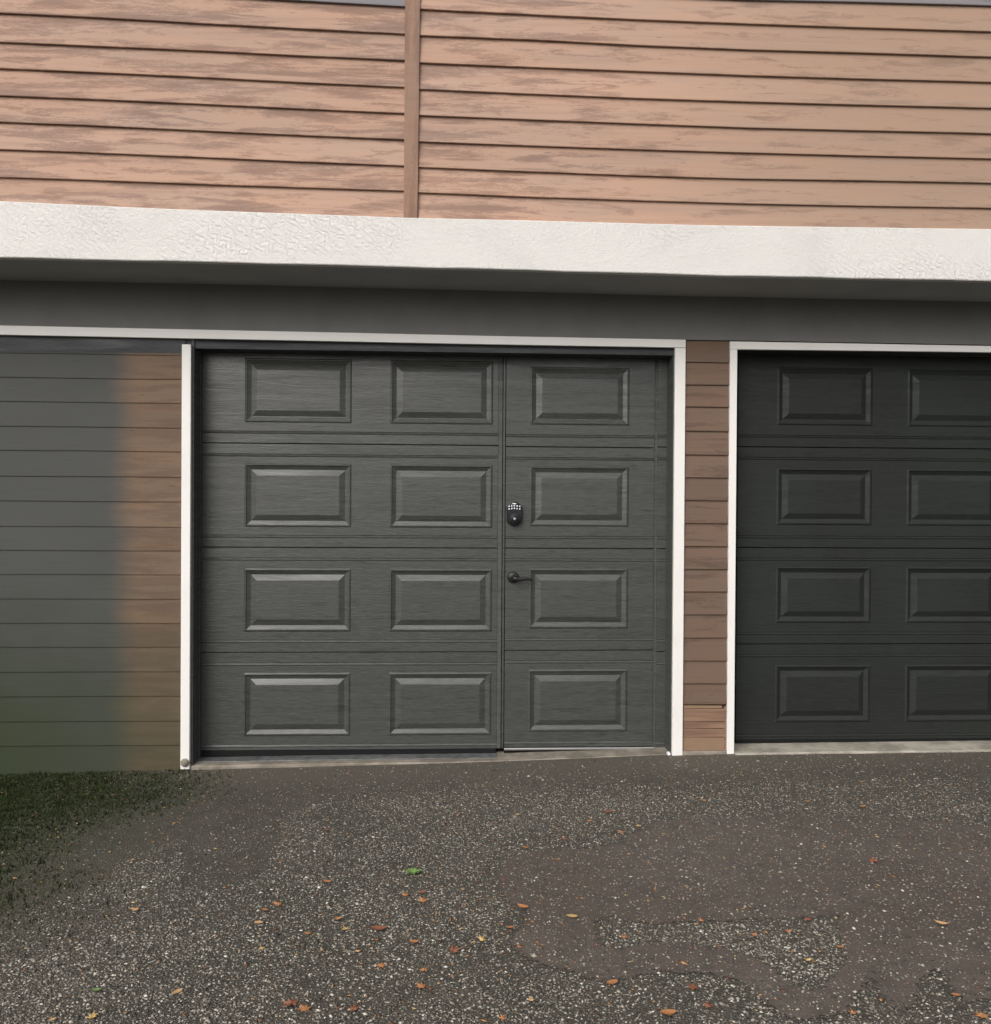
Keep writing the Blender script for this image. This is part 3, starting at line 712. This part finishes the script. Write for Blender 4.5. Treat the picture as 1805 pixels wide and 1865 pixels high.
# broken pale stub at the foot of the left jamb
pj = at(337, 1391, -.02)
mb = MB().disc_stack((pj.x, pj.z+.006), [(.002, -.034), (.020, -.030), (.026, -.012), (.027, .01)], 9)
tag(mb.build('stone', M['apron'], smooth=True), 'small pale stone lump at the foot of the left white jamb', 'stone')
pj = at(1217, 1372, .0)
V_ = []; 
mb = MB().disc_stack((pj.x, pj.z+.001), [(.002, -.028), (.008, -.025), (.010, -.012), (.011, .0)], 8)
tag(mb.build('stone', M['trim'], smooth=True), 'small white chip of debris at the foot of the right white jamb', 'stone')

# ------------------------------------------------------------------ leaves
def maple(sz, rot, curl, rn):
    pts = []; lob = [(0, 1.0), (26, .42), (44, .86), (68, .36), (92, .62), (128, .30), (160, .42), (180, .14)]
    full = lob+[(-a, r) for a, r in lob[-2:0:-1]]
    V_ = [(0, 0, .004*curl)]
    for a, r in full:
        r *= rn.uniform(.82, 1.15); an = math.radians(a+90)+rot
        x, y = math.cos(an)*r*sz*.5, math.sin(an)*r*sz*.5
        V_.append((x, y, .001+curl*sz*.25*(r**2)*rn.uniform(.1, 1)))
    n_ = len(full); F_ = [(0, 1+i, 1+(i+1) % n_) for i in range(n_)]
    an = math.radians(270)+rot; ca, sa = math.cos(an), math.sin(an)
    k = len(V_); V_ += [(-sa*.0012, ca*.0012, .003), (sa*.0012, -ca*.0012, .003), (ca*sz*.8, sa*sz*.8, .006)]; F_.append((k, k+1, k+2))
    return V_, F_
def oval(sz, rot, curl, rn):
    V_ = []; F_ = []; n_ = 7
    for i in range(n_):
        t = i/(n_-1); w = math.sin(math.pi*t)**.7*.26*sz; x = (t-.5)*sz
        z = .002+curl*sz*.35*(abs(t-.5)*2)**2
        V_ += [(x, -w, z+curl*w*.5), (x, 0, z), (x, w, z+curl*w*.6)]
    V_ = [(x*math.cos(rot)-y*math.sin(rot), x*math.sin(rot)+y*math.cos(rot), z) for x, y, z in V_]
    for i in range(n_-1):
        for j in range(2): F_.append((i*3+j, i*3+j+1, i*3+j+4, i*3+j+3))
    return V_, F_
LV = [ # px, py, width px, colour, shape, label
 (507, 1651, 22, 'orange', 'm', 'curled orange maple leaf on the chips down-left of the green weed'),
 (483, 1661, 14, 'orange', 'o', 'slim orange leaf just left of a curled orange maple leaf'),
 (596, 1609, 17, 'orange', 'o', 'orange leaf lying alone left of the green weed'),
 (476, 1731, 17, 'tan', 'm', 'pale tan star-shaped leaf below the mossy corner of the driveway'),
 (560, 1705, 13, 'orange', 'o', 'small round orange leaf right of a pale tan star-shaped leaf'),
 (471, 1685, 17, 'tan', 'o', 'slim tan leaf right of the mossy edge'),
 (615, 1678, 15, 'orange', 'o', 'orange leaf just up-left of a long tan leaf'),
 (323, 1811, 20, 'tan', 'o', 'pinkish tan leaf low on the left of the driveway'),
 (532, 1832, 42, 'rust', 'm', 'large rust-coloured crumpled maple leaf at the bottom edge, left of centre'),
 (556, 1843, 34, 'orange', 'm', 'orange-brown maple leaf overlapping a large rust one at the bottom edge'),
 (167, 1857, 26, 'yellow', 'm', 'yellow maple leaf at the bottom left of the driveway'),
 (175, 1808, 15, 'green', 'o', 'small green leaf above a yellow maple leaf at the bottom left'),
 (94, 1861, 16, 'tan', 'm', 'pale cream leaf at the bottom left corner'),
 (247, 1660, 22, 'tan', 'm', 'dull tan leaf on the mossy left part of the driveway'),
 (512, 1573, 12, 'rust', 'o', 'thin rust leaf at the edge of the smooth grey area near the left'),
 (594, 1515, 13, 'rust', 'o', 'small rust leaf near the sill, left of the green weed'),
 (738, 1634, 19, 'orange', 'm', 'ragged orange leaf just below the green weed'),
 (768, 1629, 19, 'rust', 'm', 'rust leaf uppermost of three below the green weed'),
 (771, 1645, 24, 'orange', 'm', 'spread orange maple leaf lowest of three below the green weed'),
 (628, 1695, 22, 'yellow', 'm', 'yellow-orange leaf lying left of a streak of rust leaves'),
 (690, 1696, 30, 'rust', 'o', 'flattened dark rust leaf right of a yellow-orange one'),
 (754, 1720, 18, 'orange', 'o', 'peach-orange leaf in the middle of the lower driveway'),
 (879, 1716, 22, 'yellow', 'm', 'golden maple leaf left of the smooth brown patch'),
 (826, 1736, 34, 'rust', 'm', 'reddish crumpled leaf in the middle of the lower driveway'),
 (696, 1763, 24, 'orange', 'm', 'orange leaf with spread points left of two clustered leaves'),
 (773, 1771, 20, 'orange', 'm', 'upper orange leaf of a pair near the bottom centre'),
 (769, 1801, 30, 'orange', 'm', 'lower orange maple leaf of a pair near the bottom centre'),
 (957, 1547, 13, 'orange', 'o', 'small orange leaf at the top left edge of the smooth brown patch'),
 (952, 1656, 24, 'orange', 'o', 'orange leaf in the notch of the smooth brown patch'),
 (1042, 1673, 22, 'yellow', 'o', 'golden leaf on the smooth brown patch above its inner island of chips'),
 (1138, 1711, 18, 'orange', 'm', 'orange leaf at the left of the chip island inside the brown patch'),
 (929, 1693, 14, 'orange', 'o', 'small orange leaf touching the left edge of the brown patch'),
 (1133, 1519, 16, 'orange', 'm', 'peach leaf above the smooth brown patch'),
 (1030, 1531, 16, 'rust', 'm', 'twisted rust leaf above the left lobe of the brown patch'),
 (942, 1487, 11, 'yellow', 'o', 'tiny yellow leaf straight below the lever handle near the sill'),
 (834, 1486, 13, 'rust', 'o', 'brown-rust leaf near the sill above the green weed'),
 (1074, 1499, 13, 'orange', 'o', 'small orange leaf below the walk-through door'),
 (1107, 1482, 20, 'rust', 'o', 'long rust leaf nearest the walk-through door'),
 (966, 1826, 18, 'tan', 'm', 'tan leaf near the bottom edge, below the brown patch'),
 (1115, 1794, 24, 'orange', 'o', 'long orange leaf against the bottom edge of the brown patch'),
 (917, 1860, 20, 'orange', 'm', 'orange leaf cut by the bottom edge at the centre'),
 (643, 1843, 28, 'rust', 'm', 'dull red-brown leaf at the bottom, left of centre'),
 (1282, 1461, 15, 'orange', 'm', 'orange leaf below the clapboard pillar'),
 (1162, 1507, 17, 'yellow', 'm', 'yellow leaf at the upper edge of the brown patch'),
 (1590, 1571, 20, 'red', 'm', 'bright red maple leaf on the smooth brown patch'),
 (1571, 1472, 14, 'orange', 'o', 'orange leaf in front of the right garage door'),
 (1278, 1681, 14, 'orange', 'm', 'orange leaf at the top edge of the chip island inside the brown patch'),
 (1471, 1678, 13, 'red', 'm', 'small red leaf at the top edge of the chip island'),
 (1436, 1701, 14, 'orange', 'm', 'orange leaf within the chip island, below the small red leaf'),
 (1375, 1706, 15, 'orange', 'm', 'orange leaf in the middle of the chip island'),
 (1471, 1753, 14, 'yellow', 'm', 'yellow leaf low in the chip island'),
 (1715, 1687, 20, 'tan', 'o', 'pale tan leaf on the brown patch at the far right'),
 (1260, 1801, 32, 'rust', 'm', 'large rust leaf below the brown patch'),
 (1291, 1837, 24, 'rust', 'm', 'rust-orange leaf below a large rust leaf near the bottom right'),
 (1217, 1850, 30, 'orange', 'o', 'long bright orange leaf at the bottom, right of centre'),
 (1555, 1850, 16, 'orange', 'm', 'small orange leaf between the two lowest lobes of the brown patch'),
 (1791, 1855, 28, 'orange', 'm', 'orange maple leaf in the bottom right corner'),
 (1741, 1817, 15, 'orange', 'o', 'small orange leaf above the one in the bottom right corner'),
 (1530, 1729, 13, 'orange', 'o', 'orange leaf at the right edge of the chip island'),
]
for i, (px, py, wpx, colr, shp, lab) in enumerate(LV):
    p = gat(px, py); rn = random.Random(i*3+1)
    dist = (p-CAM).length; sz = wpx*dist/F*.92
    V_, F_ = (maple if shp == 'm' else oval)(sz*(1.1 if shp == 'm' else 1.0), rn.uniform(-.9, .9) if shp == 'o' else rn.uniform(0, 6.28), rn.uniform(.5, 1.3) if shp == 'm' else rn.uniform(.1, .5), rn)
    o = mesh_obj('fallen_leaf', V_, F_, LM[colr]); o.location = (p.x, p.y, gz(p.x)+.006)
    tag(o, lab, 'leaf', 'dead leaves scattered on the driveway')
# leaf caught under the soffit
V_, F_ = oval(.022, .4, -.8, random.Random(5)); o = mesh_obj('fallen_leaf', V_, F_, LM['tan']); o.location = (sp.x, sp.y, zsp-.006)
tag(o, 'tiny pale dry leaf stuck to the dark soffit at the upper left', 'leaf')
# green weed
p = gat(752, 1592); wd = thing('weed', 'small bright green weed growing out of the driveway chips', 'plant'); wd.location = (p.x, p.y, gz(p.x))
for i in range(11):
    rn = random.Random(i+40); a = i*6.283/11+rn.uniform(-.25, .25); L = rn.uniform(.018, .036)
    V_, F_ = [], []; nseg = 6
    for k in range(nseg):
        t = k/(nseg-1); w = (.008*math.sin(math.pi*min(1, t*.85+.12)))*(1+.4*(k % 2)); r = .002+L*t; z = .003+L*(.95*t-.75*t*t)
        for s_ in (-1, 0, 1): V_.append((r*math.cos(a)-s_*w*math.sin(a), r*math.sin(a)*.8+s_*w*math.cos(a), z+(.002 if s_ else 0)))
    for k in range(nseg-1):
        for j in range(2): F_.append((k*3+j, k*3+j+1, k*3+j+4, k*3+j+3))
    mesh_obj('leaf', V_, F_, LM['green'], wd)
